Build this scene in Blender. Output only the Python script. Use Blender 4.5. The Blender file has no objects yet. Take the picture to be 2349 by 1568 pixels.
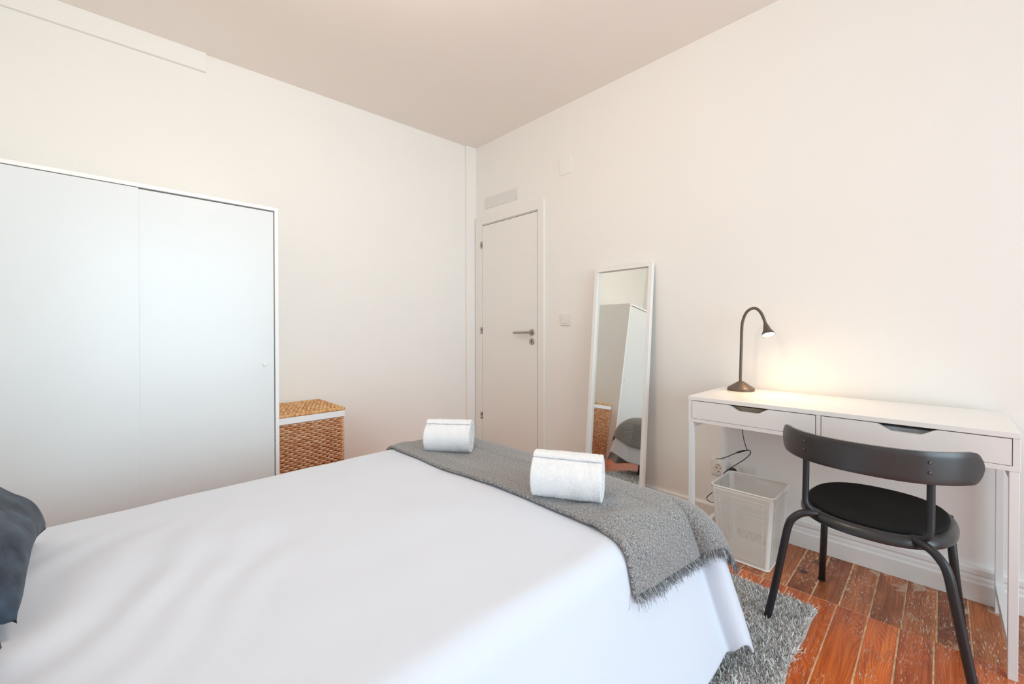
import bpy, bmesh, math, random
import numpy as np
from mathutils import Vector, Matrix, noise
random.seed(7); rng = np.random.default_rng(7)
C = bpy.context.scene.collection
S = bpy.context.scene
PI = math.pi

# ------------------------------------------------------------------ camera, light, exposure
CAM = (3.0407, -2.475, 1.0763); YAW, PITCH, ROLL = 0.7992, -0.0078, -0.0015
cd = bpy.data.cameras.new('camera'); cam = bpy.data.objects.new('camera', cd); C.objects.link(cam)
cd.sensor_width = 36; cd.lens = 956.22 / 2349 * 36; cd.shift_y = (762.85 - 784) / 2349; cd.clip_start = .02
fw = Vector((-math.sin(YAW) * math.cos(PITCH), math.cos(YAW) * math.cos(PITCH), math.sin(PITCH)))
rt = Vector((math.cos(YAW), math.sin(YAW), 0)); up = rt.cross(fw)
R_ = math.cos(ROLL) * rt + math.sin(ROLL) * up; U_ = -math.sin(ROLL) * rt + math.cos(ROLL) * up
cam.matrix_world = Matrix(((R_.x, U_.x, -fw.x, CAM[0]), (R_.y, U_.y, -fw.y, CAM[1]), (R_.z, U_.z, -fw.z, CAM[2]), (0, 0, 0, 1)))
S.camera = cam

w = bpy.data.worlds.new('sky'); S.world = w; w.use_nodes = True
wn = w.node_tree.nodes; bg = wn['Background']
bg.inputs[0].default_value = (.62, .78, 1, 1); bg.inputs[1].default_value = .25

def area(name, loc, target, sx, sy, power, col):
    l = bpy.data.lights.new(name, 'AREA'); l.shape = 'RECTANGLE'; l.size = sx; l.size_y = sy; l.energy = power; l.color = col
    o = bpy.data.objects.new(name, l); C.objects.link(o); o.location = loc
    o.rotation_euler = (Vector(target) - Vector(loc)).to_track_quat('-Z', 'Y').to_euler(); return o
# daylight entering by the balcony window in the wall behind the camera's right shoulder
area('sky_daylight', (5.52, -1.65, 1.35), (0, -1.65, .95), 2.3, 2.2, 56, (.70, .90, 1.0)).data.spread = math.radians(130)
CEIL_FILL = 25  # power of the added ceiling fill
S.view_settings.view_transform = 'Standard'; S.view_settings.look = 'None'
S.view_settings.gamma = 1; S.view_settings.exposure = 0; S.view_settings.use_curve_mapping = False
S.cycles.diffuse_bounces = 7; S.cycles.max_bounces = 12

# ------------------------------------------------------------------ materials
def mat(name, col, rough=.5, var=.03, scale=8, bump=0, bscale=200, metal=0, spec=.5, coat=0, coord='pos', stretch=(1, 1, 1), col2=None, sheen=0):
    m = bpy.data.materials.new(name); m.use_nodes = True; nt = m.node_tree; N = nt.nodes; L = nt.links; b = N['Principled BSDF']
    b.inputs['Roughness'].default_value = rough; b.inputs['Metallic'].default_value = metal
    b.inputs['Specular IOR Level'].default_value = spec; b.inputs['Coat Weight'].default_value = coat; b.inputs['Sheen Weight'].default_value = sheen
    g = N.new('ShaderNodeNewGeometry'); mp = N.new('ShaderNodeVectorMath'); mp.operation = 'MULTIPLY'; mp.inputs[1].default_value = stretch
    L.new(g.outputs['Position'], mp.inputs[0])
    n = N.new('ShaderNodeTexNoise'); n.inputs['Scale'].default_value = scale; n.inputs['Detail'].default_value = 4
    L.new(mp.outputs[0], n.inputs['Vector'])
    r = N.new('ShaderNodeValToRGB'); r.color_ramp.elements[0].position = .3; r.color_ramp.elements[1].position = .7
    c1 = col2 or tuple(max(0, c * (1 - var)) for c in col); c2 = tuple(min(1, c * (1 + var)) for c in col) if not col2 else col
    r.color_ramp.elements[0].color = (*c1, 1); r.color_ramp.elements[1].color = (*c2, 1)
    L.new(n.outputs['Fac'], r.inputs['Fac']); L.new(r.outputs['Color'], b.inputs['Base Color'])
    if bump:
        n2 = N.new('ShaderNodeTexNoise'); n2.inputs['Scale'].default_value = bscale; n2.inputs['Detail'].default_value = 3
        L.new(mp.outputs[0], n2.inputs['Vector'])
        bp = N.new('ShaderNodeBump'); bp.inputs['Strength'].default_value = bump; bp.inputs['Distance'].default_value = .004
        L.new(n2.outputs['Fac'], bp.inputs['Height']); L.new(bp.outputs['Normal'], b.inputs['Normal'])
    return m
M = {}
M['wall'] = mat('wall_paint', (.86, .84, .81), .75, .008, 2, .05, 60)
M['ceil'] = mat('ceiling_paint', (.87, .81, .755), .85, .008, 2, .04, 60)
M['trim'] = mat('white_trim_paint', (.84, .83, .815), .4, .01, 3)
M['door'] = mat('door_lacquer', (.84, .82, .785), .38, .01, 2)
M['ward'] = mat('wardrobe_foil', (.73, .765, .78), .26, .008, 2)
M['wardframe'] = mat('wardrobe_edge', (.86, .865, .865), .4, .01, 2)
M['desk'] = mat('desk_white', (.80, .79, .785), .38, .01, 3)
M['desktop'] = mat('desk_top_white', (.84, .825, .81), .28, .01, 3)
M['deskmetal'] = mat('desk_leg_white', (.82, .83, .84), .35, .01, 3)
M['dark_in'] = mat('drawer_inside', (.80, .75, .68), .6, .1, 10)
M['board'] = mat('cutout_board_brown', (.50, .42, .33), .6, .06, 20)  # for the board added behind the left cut-out
M['tray'] = mat('drawer_tray', (.55, .59, .62), .3, .15, 25)
M['vent'] = mat('vent_panel_grey', (.74, .735, .71), .5, .01, 20)
M['steel'] = mat('brushed_steel', (.40, .37, .33), .34, .05, 40, metal=1)
M['plast'] = mat('white_plastic', (.80, .775, .745), .35, .01, 3)
M['hole'] = mat('dark_hole', (.03, .028, .026), .6, .1, 20)
M['darksteel'] = mat('dark_steel', (.16, .16, .165), .3, .05, 40, metal=1)
M['brass'] = mat('brass_contact', (.45, .33, .13), .35, .1, 30, metal=1)
M['blackplast'] = mat('black_plastic', (.012, .012, .013), .35, .15, 30)
M['chairwood'] = mat('black_stained_beech', (.036, .033, .034), .30, .18, 30, stretch=(4, 4, 30), spec=.6)
M['chairmetal'] = mat('black_powder_coat', (.016, .017, .0205), .38, .1, 60, spec=.5)
M['chairshell'] = mat('black_seat_shell', (.019, .0195, .021), .30, .1, 60, spec=.6)
M['chairpad'] = mat('black_seat_fabric', (.010, .010, .010), .85, .35, 300, .25, 700, spec=.2)
M['lamp'] = mat('bronze_grey_metal', (.125, .10, .083), .38, .08, 30, metal=.4)
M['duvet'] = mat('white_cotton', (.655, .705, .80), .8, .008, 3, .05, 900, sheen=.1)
M['sheet'] = mat('mattress_cover', (.74, .72, .69), .85, .02, 5)
M['towel'] = mat('white_terry', (.86, .87, .895), .95, .012, 90, .5, 350, sheen=.2)
M['navy'] = mat('navy_velvet', (.060, .086, .125), .8, .35, 20, .3, 400, sheen=.05, col2=(.013, .021, .036))
M['bin'] = mat('bin_white_steel', (.88, .87, .835), .4, .02, 10)
M['ricker'] = None
M['liner'] = mat('white_liner', (.84, .86, .88), .9, .01, 20, .1, 600)
M['rugback'] = mat('rug_backing', (.55, .52, .48), .9, .1, 60)
M['blackleg'] = mat('bed_leg_black', (.02, .02, .02), .5, .1, 20)
M['filler'] = mat('seam_filler', (.72, .50, .31), .7, .35, 30, .2, 200)

def nodes(m): return m.node_tree.nodes, m.node_tree.links, m.node_tree.nodes['Principled BSDF']

def plank_mat(name, worn):
    m = bpy.data.materials.new(name); m.use_nodes = True; N, L, b = nodes(m)
    g = N.new('ShaderNodeNewGeometry'); oi = N.new('ShaderNodeObjectInfo')
    off = N.new('ShaderNodeVectorMath'); off.operation = 'SCALE'; off.inputs[0].default_value = (3.1, 17.7, 5.3)
    L.new(oi.outputs['Random'], off.inputs['Scale'])
    ad = N.new('ShaderNodeVectorMath'); ad.operation = 'ADD'; L.new(g.outputs['Position'], ad.inputs[0]); L.new(off.outputs[0], ad.inputs[1])
    def mapped(sx, sy):
        v = N.new('ShaderNodeVectorMath'); v.operation = 'MULTIPLY'; v.inputs[1].default_value = (sx, sy, 1); L.new(ad.outputs[0], v.inputs[0]); return v.outputs[0]
    def noisen(vec, sc, det=4, dist=0):
        n = N.new('ShaderNodeTexNoise'); n.inputs['Scale'].default_value = sc; n.inputs['Detail'].default_value = det; n.inputs['Distortion'].default_value = dist
        L.new(vec, n.inputs['Vector']); return n.outputs['Fac']
    def ramp(fac, stops):
        r = N.new('ShaderNodeValToRGB'); e = r.color_ramp.elements
        while len(e) < len(stops): e.new(.5)
        for q, (p, c) in zip(e, stops): q.position = p; q.color = (*c, 1)
        L.new(fac, r.inputs['Fac']); return r.outputs['Color']
    def mix(f, a, c, mode='MIX'):
        x = N.new('ShaderNodeMix'); x.data_type = 'RGBA'; x.blend_type = mode
        if isinstance(f, float): x.inputs['Factor'].default_value = f
        else: L.new(f, x.inputs['Factor'])
        for s, v in ((6, a), (7, c)):
            if isinstance(v, tuple): x.inputs[s].default_value = (*v, 1)
            else: L.new(v, x.inputs[s])
        return x.outputs[2]
    # growth rings: fine bands running along the board, bent by a slow noise (cathedral figure)
    wn_ = N.new('ShaderNodeTexNoise'); wn_.inputs['Scale'].default_value = 1.0; wn_.inputs['Detail'].default_value = 2; L.new(mapped(7, 1.5), wn_.inputs['Vector'])
    sx_ = N.new('ShaderNodeSeparateXYZ'); L.new(ad.outputs[0], sx_.inputs[0])
    m1_ = N.new('ShaderNodeMath'); m1_.operation = 'MULTIPLY_ADD'; L.new(wn_.outputs['Fac'], m1_.inputs[0]); m1_.inputs[1].default_value = .26; L.new(sx_.outputs[0], m1_.inputs[2])
    m2_ = N.new('ShaderNodeMath'); m2_.operation = 'MULTIPLY'; L.new(m1_.outputs[0], m2_.inputs[0]); m2_.inputs[1].default_value = 800
    m3_ = N.new('ShaderNodeMath'); m3_.operation = 'SINE'; L.new(m2_.outputs[0], m3_.inputs[0])
    m4_ = N.new('ShaderNodeMath'); m4_.operation = 'MULTIPLY_ADD'; L.new(m3_.outputs[0], m4_.inputs[0]); m4_.inputs[1].default_value = .13; L.new(noisen(mapped(95, 4), 1.0, 4), m4_.inputs[2])
    if worn: st = [(.15, (.27, .070, .022)), (.5, (.50, .145, .042)), (.85, (.66, .24, .085))]
    else: st = [(.15, (.48, .080, .013)), (.5, (.74, .155, .022)), (.85, (.86, .25, .045))]
    base = ramp(m4_.outputs[0], st)
    streak = ramp(noisen(mapped(60, 2.5), 1.4, 5), [(.32, (.50, .40, .36)), (.58, (1, 1, 1))])
    base = mix(.5, base, streak, 'MULTIPLY')
    blot = ramp(noisen(mapped(6, 2.2), 1.2, 3), [(.33, (.42, .30, .26)), (.52, (1, 1, 1))])
    base = mix(.8, base, blot, 'MULTIPLY')
    tint = ramp(oi.outputs['Random'], [(0, (.72, .66, .62)), (.5, (1, 1, 1)), (1, (1.12, 1.18, 1.2))])
    base = mix(.9, base, tint, 'MULTIPLY')
    # knots
    vo = N.new('ShaderNodeTexVoronoi'); vo.inputs['Scale'].default_value = 3.0; L.new(mapped(1.6, 1), vo.inputs['Vector'])
    base = mix(ramp(vo.outputs['Distance'], [(.045, (1, 1, 1)), (.10, (0, 0, 0))]), base, (.06, .018, .006))
    # old paint flecks, scratched along and across
    zone = ramp(noisen(mapped(7, 3.2), 1.0, 2), [(.40 if worn else .46, (0, 0, 0)), (.56 if worn else .60, (1, 1, 1))])
    fl1 = ramp(noisen(mapped(280, 36), 1, 4, .4), [(.585, (0, 0, 0)), (.645, (1, 1, 1))])
    fl2 = ramp(noisen(mapped(95, 105), 1, 3, .6), [(.70, (0, 0, 0)), (.735, (1, 1, 1))])
    f1 = N.new('ShaderNodeMath'); f1.operation = 'MULTIPLY'; L.new(zone, f1.inputs[0]); L.new(fl1, f1.inputs[1])
    f2 = N.new('ShaderNodeMath'); f2.operation = 'MAXIMUM'; L.new(f1.outputs[0], f2.inputs[0]); L.new(fl2, f2.inputs[1])
    if worn:                                             # bare putty-coloured patches where the varnish has gone
        pt = ramp(noisen(mapped(9, 5), 1.1, 5, .6), [(.635, (0, 0, 0)), (.66, (1, 1, 1))]); base = mix(pt, base, (.52, .33, .23))
    base = mix(f2.outputs[0], base, (.70, .56, .46))
    L.new(base, b.inputs['Base Color'])
    b.inputs['Roughness'].default_value = .42 if worn else .30; b.inputs['Coat Weight'].default_value = .15 if worn else .35; b.inputs['Coat Roughness'].default_value = .2
    bp = N.new('ShaderNodeBump'); bp.inputs['Strength'].default_value = .25; bp.inputs['Distance'].default_value = .002
    L.new(noisen(mapped(70, 5), 1.5, 4), bp.inputs['Height']); L.new(bp.outputs['Normal'], b.inputs['Normal'])
    return m
M['plankworn'] = plank_mat('worn_pine_plank', True); M['plank'] = plank_mat('varnished_pine_plank', False)

def island_mat(name, stops, rough=.8, nscale=30, nmix=.35, sheen=0):
    m = bpy.data.materials.new(name); m.use_nodes = True; N, L, b = nodes(m)
    g = N.new('ShaderNodeNewGeometry'); r = N.new('ShaderNodeValToRGB'); e = r.color_ramp.elements
    while len(e) < len(stops): e.new(.5)
    for q, (p, c) in zip(e, stops): q.position = p; q.color = (*c, 1)
    n = N.new('ShaderNodeTexNoise'); n.inputs['Scale'].default_value = nscale; L.new(g.outputs['Position'], n.inputs['Vector'])
    x = N.new('ShaderNodeMix'); x.inputs['Factor'].default_value = nmix
    L.new(g.outputs['Random Per Island'], x.inputs[2]); L.new(n.outputs['Fac'], x.inputs[3]); L.new(x.outputs[0], r.inputs['Fac'])
    L.new(r.outputs['Color'], b.inputs['Base Color']); b.inputs['Roughness'].default_value = rough; b.inputs['Sheen Weight'].default_value = sheen
    b.inputs['Specular IOR Level'].default_value = .25
    return m
M['pile'] = island_mat('grey_shag_pile', [(.12, (.40, .39, .385)), (.5, (.69, .68, .675)), (.88, (.90, .895, .89))], .9, 14, .25)
M['fringe'] = island_mat('grey_fringe', [(.1, (.10, .11, .12)), (.5, (.27, .29, .31)), (.9, (.55, .57, .60))], .9)
M['wicker'] = island_mat('wicker_banana_leaf', [(.15, (.38, .13, .05)), (.36, (.62, .29, .135)), (.58, (.74, .43, .25)), (.85, (.86, .64, .47))], .5, 55, .72)
M['wickerlid'] = island_mat('wicker_lid', [(.2, (.46, .20, .075)), (.45, (.70, .38, .16)), (.85, (.86, .62, .34))], .5, 60, .6)

def throw_mat():
    m = bpy.data.materials.new('grey_melange_weave'); m.use_nodes = True; N, L, b = nodes(m)
    uv = N.new('ShaderNodeUVMap'); uv.uv_map = 'cloth'
    outs = []
    for sx, sy, sc in ((1, .14, 760), (.14, 1, 760), (1, 1, 420)):
        v = N.new('ShaderNodeVectorMath'); v.operation = 'MULTIPLY'; v.inputs[1].default_value = (sx, sy, 1); L.new(uv.outputs[0], v.inputs[0])
        n = N.new('ShaderNodeTexNoise'); n.inputs['Scale'].default_value = sc; n.inputs['Detail'].default_value = 2; L.new(v.outputs[0], n.inputs['Vector']); outs.append(n.outputs['Fac'])
    a = N.new('ShaderNodeMath'); a.operation = 'ADD'; L.new(outs[0], a.inputs[0]); L.new(outs[1], a.inputs[1])
    a2 = N.new('ShaderNodeMath'); a2.operation = 'ADD'; L.new(a.outputs[0], a2.inputs[0]); L.new(outs[2], a2.inputs[1])
    a3 = N.new('ShaderNodeMath'); a3.operation = 'DIVIDE'; L.new(a2.outputs[0], a3.inputs[0]); a3.inputs[1].default_value = 3
    r = N.new('ShaderNodeValToRGB'); e = r.color_ramp.elements; e.new(.5)
    for q, (p, c) in zip(e, [(.40, (.060, .060, .061)), (.5, (.215, .215, .218)), (.61, (.54, .54, .55))]): q.position = p; q.color = (*c, 1)
    L.new(a3.outputs[0], r.inputs['Fac']); L.new(r.outputs['Color'], b.inputs['Base Color'])
    b.inputs['Roughness'].default_value = .9; b.inputs['Sheen Weight'].default_value = .3; b.inputs['Specular IOR Level'].default_value = .2
    bp = N.new('ShaderNodeBump'); bp.inputs['Strength'].default_value = .5; bp.inputs['Distance'].default_value = .002
    L.new(a3.outputs[0], bp.inputs['Height']); L.new(bp.outputs['Normal'], b.inputs['Normal'])
    return m
M['throw'] = throw_mat()
def emis(name, col, s):
    m = bpy.data.materials.new(name); m.use_nodes = True; N, L, b = nodes(m)
    b.inputs['Base Color'].default_value = (*col, 1); b.inputs['Emission Color'].default_value = (*col, 1); b.inputs['Emission Strength'].default_value = s; return m
M['led'] = emis('led_lens', (1, .78, .45), 30)
M['dome'] = emis('fill_dome_glow', (1, .80, .60), 1.0)  # glow of the added ceiling dome
mm = bpy.data.materials.new('mirror_silver'); mm.use_nodes = True; N, L, b = nodes(mm)
n = N.new('ShaderNodeTexNoise'); n.inputs['Scale'].default_value = 2; r = N.new('ShaderNodeValToRGB')
r.color_ramp.elements[0].color = (.84, .845, .80, 1); r.color_ramp.elements[1].color = (.86, .865, .825, 1); L.new(n.outputs['Fac'], r.inputs['Fac']); L.new(r.outputs['Color'], b.inputs['Base Color'])
b.inputs['Metallic'].default_value = 1; b.inputs['Roughness'].default_value = .0; M['mirror'] = mm

# ------------------------------------------------------------------ mesh helpers (all in world coordinates)
def base_of(p):
    v = Vector((0, 0, 0))
    while p is not None: v += p.location; p = p.parent
    return v
def link(name, V, F, m, parent=None, smooth=False, origin=None, auto=None):
    V = np.asarray(V, float); o0 = base_of(parent) if parent is not None else Vector(origin or (0, 0, 0))
    me = bpy.data.meshes.new(name); me.from_pydata((V - np.array(o0)).tolist(), [], [tuple(map(int, f)) for f in F]); me.update()
    bm = bmesh.new(); bm.from_mesh(me); bmesh.ops.recalc_face_normals(bm, faces=bm.faces); bm.to_mesh(me); bm.free()
    return place(name, me, m, parent, smooth, o0, auto)
def place(name, me, m, parent, smooth, o0, auto=None):
    me.materials.append(m)
    if smooth: me.polygons.foreach_set('use_smooth', [True] * len(me.polygons))
    o = bpy.data.objects.new(name, me); C.objects.link(o)
    if parent is not None: o.parent = parent
    else: o.location = o0
    if auto:
        for e in me.edges: pass
        try: me.set_sharp_from_angle(angle=auto)
        except Exception: pass
    return o
def tag(o, label=None, cat=None, group=None, kind=None):
    if label: o['label'] = label
    if cat: o['category'] = cat
    if group: o['group'] = group
    if kind: o['kind'] = kind
    return o
def thing(name, label, cat, loc, group=None):
    o = bpy.data.objects.new(name, None); C.objects.link(o); o.location = loc; o.empty_display_size = .05
    return tag(o, label, cat, group)
def structure_root(name, loc):
    o = bpy.data.objects.new(name, None); C.objects.link(o); o.location = loc; o['kind'] = 'structure'; return o
class G:
    def __init__(s): s.V = []; s.F = []
    def add(s, V, F):
        k = len(s.V); s.V += [tuple(v) for v in V]; s.F += [tuple(i + k for i in f) for f in F]; return s
    def box(s, x0, x1, y0, y1, z0, z1):
        V = [(x, y, z) for z in (z0, z1) for y in (y0, y1) for x in (x0, x1)]
        return s.add(V, [(0, 2, 3, 1), (4, 5, 7, 6), (0, 1, 5, 4), (2, 6, 7, 3), (0, 4, 6, 2), (1, 3, 7, 5)])
    def link(s, name, m, parent=None, **k): return link(name, s.V, s.F, m, parent, **k)
def bevel(o, wd, seg=2, ang=.6):
    b = o.modifiers.new('bevel', 'BEVEL'); b.width = wd; b.segments = seg; b.limit_method = 'ANGLE'; b.angle_limit = ang; b.harden_normals = False; return o
def box(name, x0, x1, y0, y1, z0, z1, m, parent=None, bv=.0015, origin=None):
    o = G().box(x0, x1, y0, y1, z0, z1).link(name, m, parent, origin=origin or (((x0 + x1) / 2, (y0 + y1) / 2, z0) if parent is None else None))
    if bv: bevel(o, bv)
    return o
def catmull(P, n=8, closed=False):
    P = [np.array(p, float) for p in P]; out = []
    m = len(P); rngi = range(m if closed else m - 1)
    for i in rngi:
        p1, p2 = P[i], P[(i + 1) % m]
        p0 = P[i - 1] if (i > 0 or closed) else 2 * p1 - p2
        p3 = P[(i + 2) % m] if (i + 2 < m or closed) else 2 * p2 - p1
        for k in range(n):
            t = k / n; out.append(.5 * ((2 * p1) + (-p0 + p2) * t + (2 * p0 - 5 * p1 + 4 * p2 - p3) * t * t + (-p0 + 3 * p1 - 3 * p2 + p3) * t ** 3))
    if not closed: out.append(P[-1])
    return out
def tube(P, r, seg=12, closed=False):
    P = [np.array(p, float) for p in P]; n = len(P); rs = r if hasattr(r, '__len__') else [r] * n
    V = []; F = []; prev = None
    for i in range(n):
        a = P[i - 1] if (i > 0 or closed) else P[i]; c = P[(i + 1) % n] if (i < n - 1 or closed) else P[i]
        t = c - a; t /= np.linalg.norm(t)
        if prev is None: h = np.array([0, 0, 1.]) if abs(t[2]) < .9 else np.array([1., 0, 0]); e1 = np.cross(t, h)
        else: e1 = prev - t * (prev @ t)
        e1 /= np.linalg.norm(e1); prev = e1; e2 = np.cross(t, e1)
        for k in range(seg): q = 2 * PI * k / seg; V.append(P[i] + rs[i] * (math.cos(q) * e1 + math.sin(q) * e2))
    for i in range(n if closed else n - 1):
        j = (i + 1) % n
        for k in range(seg): l = (k + 1) % seg; F.append((i * seg + k, i * seg + l, j * seg + l, j * seg + k))
    if not closed: F.append(tuple(range(seg))); F.append(tuple(range((n - 1) * seg, n * seg)))
    return V, F
def lathe(prof, cx, cy, seg=32, axis=None):
    """prof: (radius, height) list; axis: optional (origin, direction)"""
    V = []; F = []
    if axis is None: o = np.array([cx, cy, 0.]); d = np.array([0, 0, 1.])
    else: o, d = np.array(axis[0], float), np.array(axis[1], float); d /= np.linalg.norm(d)
    h = np.array([1., 0, 0]) if abs(d[0]) < .9 else np.array([0, 1., 0]); e1 = np.cross(d, h); e1 /= np.linalg.norm(e1); e2 = np.cross(d, e1)
    for r, z in prof:
        for k in range(seg): q = 2 * PI * k / seg; V.append(o + d * z + r * (math.cos(q) * e1 + math.sin(q) * e2))
    for i in range(len(prof) - 1):
        for k in range(seg): l = (k + 1) % seg; F.append((i * seg + k, i * seg + l, (i + 1) * seg + l, (i + 1) * seg + k))
    F.append(tuple(range(seg))); F.append(tuple(range((len(prof) - 1) * seg, len(prof) * seg)))
    return V, F
def gridF(nu, nv): return [(i * nv + j, i * nv + j + 1, (i + 1) * nv + j + 1, (i + 1) * nv + j) for i in range(nu - 1) for j in range(nv - 1)]
def nz(x, y, z=0): return noise.noise(Vector((x, y, z)))
def prism(poly, axis, a, b):
    """poly: 2D outline in the plane across axis ('x','y','z'), extruded a..b"""
    n = len(poly)
    def P(p, t): return {'x': (t, p[0], p[1]), 'y': (p[0], t, p[1]), 'z': (p[0], p[1], t)}[axis]
    V = [P(p, a) for p in poly] + [P(p, b) for p in poly]
    F = [tuple(range(n)), tuple(range(n, 2 * n))] + [(i, (i + 1) % n, n + (i + 1) % n, n + i) for i in range(n)]
    return V, F
def ribbons(P, D, Lg, wd, seg=2, bend=.5, sd=1):
    """many thin tapering blades: root P, direction D, length, width -> arrays of V,F"""
    n = len(P); rg = np.random.default_rng(sd); D = D / np.linalg.norm(D, axis=1, keepdims=True)
    side = np.cross(D, rg.normal(size=(n, 3))); side /= np.linalg.norm(side, axis=1, keepdims=True)
    bv = rg.normal(size=(n, 3)) * bend; V = []
    for k in range(seg + 1):
        t = k / seg; c = P + D * (Lg * t)[:, None] + bv * (Lg * t * t)[:, None]
        ww = (wd * (1 - .65 * t))[:, None]; V += [c - side * ww / 2, c + side * ww / 2]
    m = 2 * (seg + 1); A = np.stack(V, 1).reshape(-1, 3); b0 = np.arange(n) * m; F = []
    for k in range(seg): F.append(np.stack([b0 + 2 * k, b0 + 2 * k + 1, b0 + 2 * k + 3, b0 + 2 * k + 2], 1))
    return A, np.concatenate(F, 0)
def fastmesh(name, V, F, m, parent, smooth=False):
    o0 = base_of(parent); V = np.asarray(V) - np.array(o0); me = bpy.data.meshes.new(name); F = np.asarray(F, dtype=np.int32)
    me.vertices.add(len(V)); me.vertices.foreach_set('co', V.astype(np.float32).ravel())
    me.loops.add(F.size); me.loops.foreach_set('vertex_index', F.ravel())
    me.polygons.add(len(F)); me.polygons.foreach_set('loop_start', np.arange(0, F.size, F.shape[1], dtype=np.int32))
    me.update(calc_edges=True); me.validate()
    return place(name, me, m, parent, smooth, o0)

# ------------------------------------------------------------------ room shell
H = 2.757; XW = 5.62; YB = -3.02; LW = math.tan(-.0477)
def xl(y): return LW * -y           # left wall plane (not quite square to the right wall)
def sk(o): o['kind'] = 'structure'; return o
fl = sk(box('floor', -.3, XW + .1, YB - .1, .1, -.06, -.0012, M['filler'], bv=0, origin=(0, 0, 0)))
random.seed(3)
def plank(x0, x1, y0, y1, m):
    g = .0016 + random.random() * .0012; dz = random.uniform(-.0004, .0005)
    o = link('plank', *((lambda G_: (G_.V, G_.F))(G().box(x0 + g, x1 - g, y0 + .0012, y1 - .0012, -.015, dz))), m, fl)
    bevel(o, .0012, 1); return o
xs1 = [2.681 - .0885 * k for k in range(31, 0, -1)] + [2.681, 2.769, 2.858, 2.948, 3.036, 3.121, 3.203, 3.30, 3.392, 3.482, 3.572] + [3.66 + .0885 * k for k in range(24)]
xs2 = [2.600 - .0885 * k for k in range(30, 0, -1)] + [2.600, 2.680, 2.764, 2.857, 2.943, 3.030, 3.114, 3.205, 3.295, 3.39, 3.48, 3.57] + [3.66 + .0885 * k for k in range(24)]
JY = -.437
for a, b_ in zip(xs1[:-1], xs1[1:]):
    if b_ > 0: plank(max(a, -.02), b_, JY, .01, M['plankworn'])
for i, (a, b_) in enumerate(zip(xs2[:-1], xs2[1:])):
    if b_ > 0:
        cut = -2.1 - (i * 7 % 5) * .12
        plank(max(a, -.1), b_, cut, JY, M['plank']); plank(max(a, -.1), b_, YB, cut, M['plank'])
sk(box('ceiling', -.4, XW + .1, YB - .1, .1, H, H + .08, M['ceil'], bv=0))
sk(box('wall_right', -.1, XW + .1, 0, .12, -.02, H + .02, M['wall'], bv=0))
V, F = prism([(xl(0) - .0, .0), (xl(YB - .1), YB - .1), (xl(YB - .1) - .15, YB - .1), (-.15, .0)], 'z', -.02, H + .02)
sk(link('wall_left', V, F, M['wall'], origin=(0, -1.5, 0)))
sk(box('wall_back', -.3, XW + .1, YB - .12, YB, -.02, H + .02, M['wall'], bv=0))
# window wall with a tall opening
g = G(); wy0, wy1, wz0, wz1 = -2.85, -.40, .12, 2.45
g.box(XW, XW + .2, YB - .1, wy0, -.02, H + .02).box(XW, XW + .2, wy1, .1, -.02, H + .02).box(XW, XW + .2, wy0, wy1, -.02, wz0).box(XW, XW + .2, wy0, wy1, wz1, H + .02)
sk(g.link('wall_front', M['wall'], origin=(XW, -1.6, 0)))
win = structure_root('window_1', (XW + .1, -1.65, wz0))
g = G(); t = .06
g.box(XW + .07, XW + .13, wy0, wy0 + t, wz0, wz1).box(XW + .07, XW + .13, wy1 - t, wy1, wz0, wz1).box(XW + .07, XW + .13, wy0, wy1, wz0, wz0 + t).box(XW + .07, XW + .13, wy0, wy1, wz1 - t, wz1)
g.box(XW + .07, XW + .13, -1.69, -1.61, wz0, wz1)
g.link('window_frame', M['trim'], win)
# baseboards on the right wall: a plain low one up to the desk, a tall moulded one from there on
def prof_board(name, x0, x1, prof):
    V, F = prism(prof, 'x', x0, x1); o = sk(link(name, V, F, M['trim'], origin=((x0 + x1) / 2, 0, 0))); bevel(o, .0012, 2, .4); return o
prof_board('baseboard_right', .885, 2.24, [(0, 0), (-.018, 0), (-.018, .076), (-.010, .085), (0, .085)])
prof_board('baseboard_right', 2.24, XW, [(0, 0), (-.025, 0), (-.025, .072), (-.019, .078), (-.019, .092), (-.015, .098), (-.015, .104), (-.022, .108), (-.022, .128), (-.014, .136), (0, .136)])
V, F = prism([(xl(-.14), -.14), (xl(YB), YB), (xl(YB) + .016, YB), (xl(-.14) + .016, -.14)], 'z', 0, .085)
sk(link('baseboard_left', V, F, M['trim'], origin=(0, -1.6, 0)))
# flat boxing under the ceiling on the left wall, and the pipe boxing in the corner
def wallbox(name, y0, y1, z0, z1, d, m, **k):
    V, F = prism([(xl(y0) - .002, y0), (xl(y1) - .002, y1), (xl(y1) + d, y1), (xl(y0) + d, y0)], 'z', z0, z1)
    o = sk(link(name, V, F, m, origin=(0, (y0 + y1) / 2, z0))); bevel(o, .002); return o
wallbox('trim_1', YB, -2.03, 2.642, H, .022, M['wall'])
wallbox('trim_2', -.112, 0, 0, H, .025, M['wall'])

# ------------------------------------------------------------------ door
dr = structure_root('door_1', (.45, 0, 0))
fx0, fx1, fz = .033, .873, 2.103; dx0, dx1, dz = .124, .802, 2.019
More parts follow.
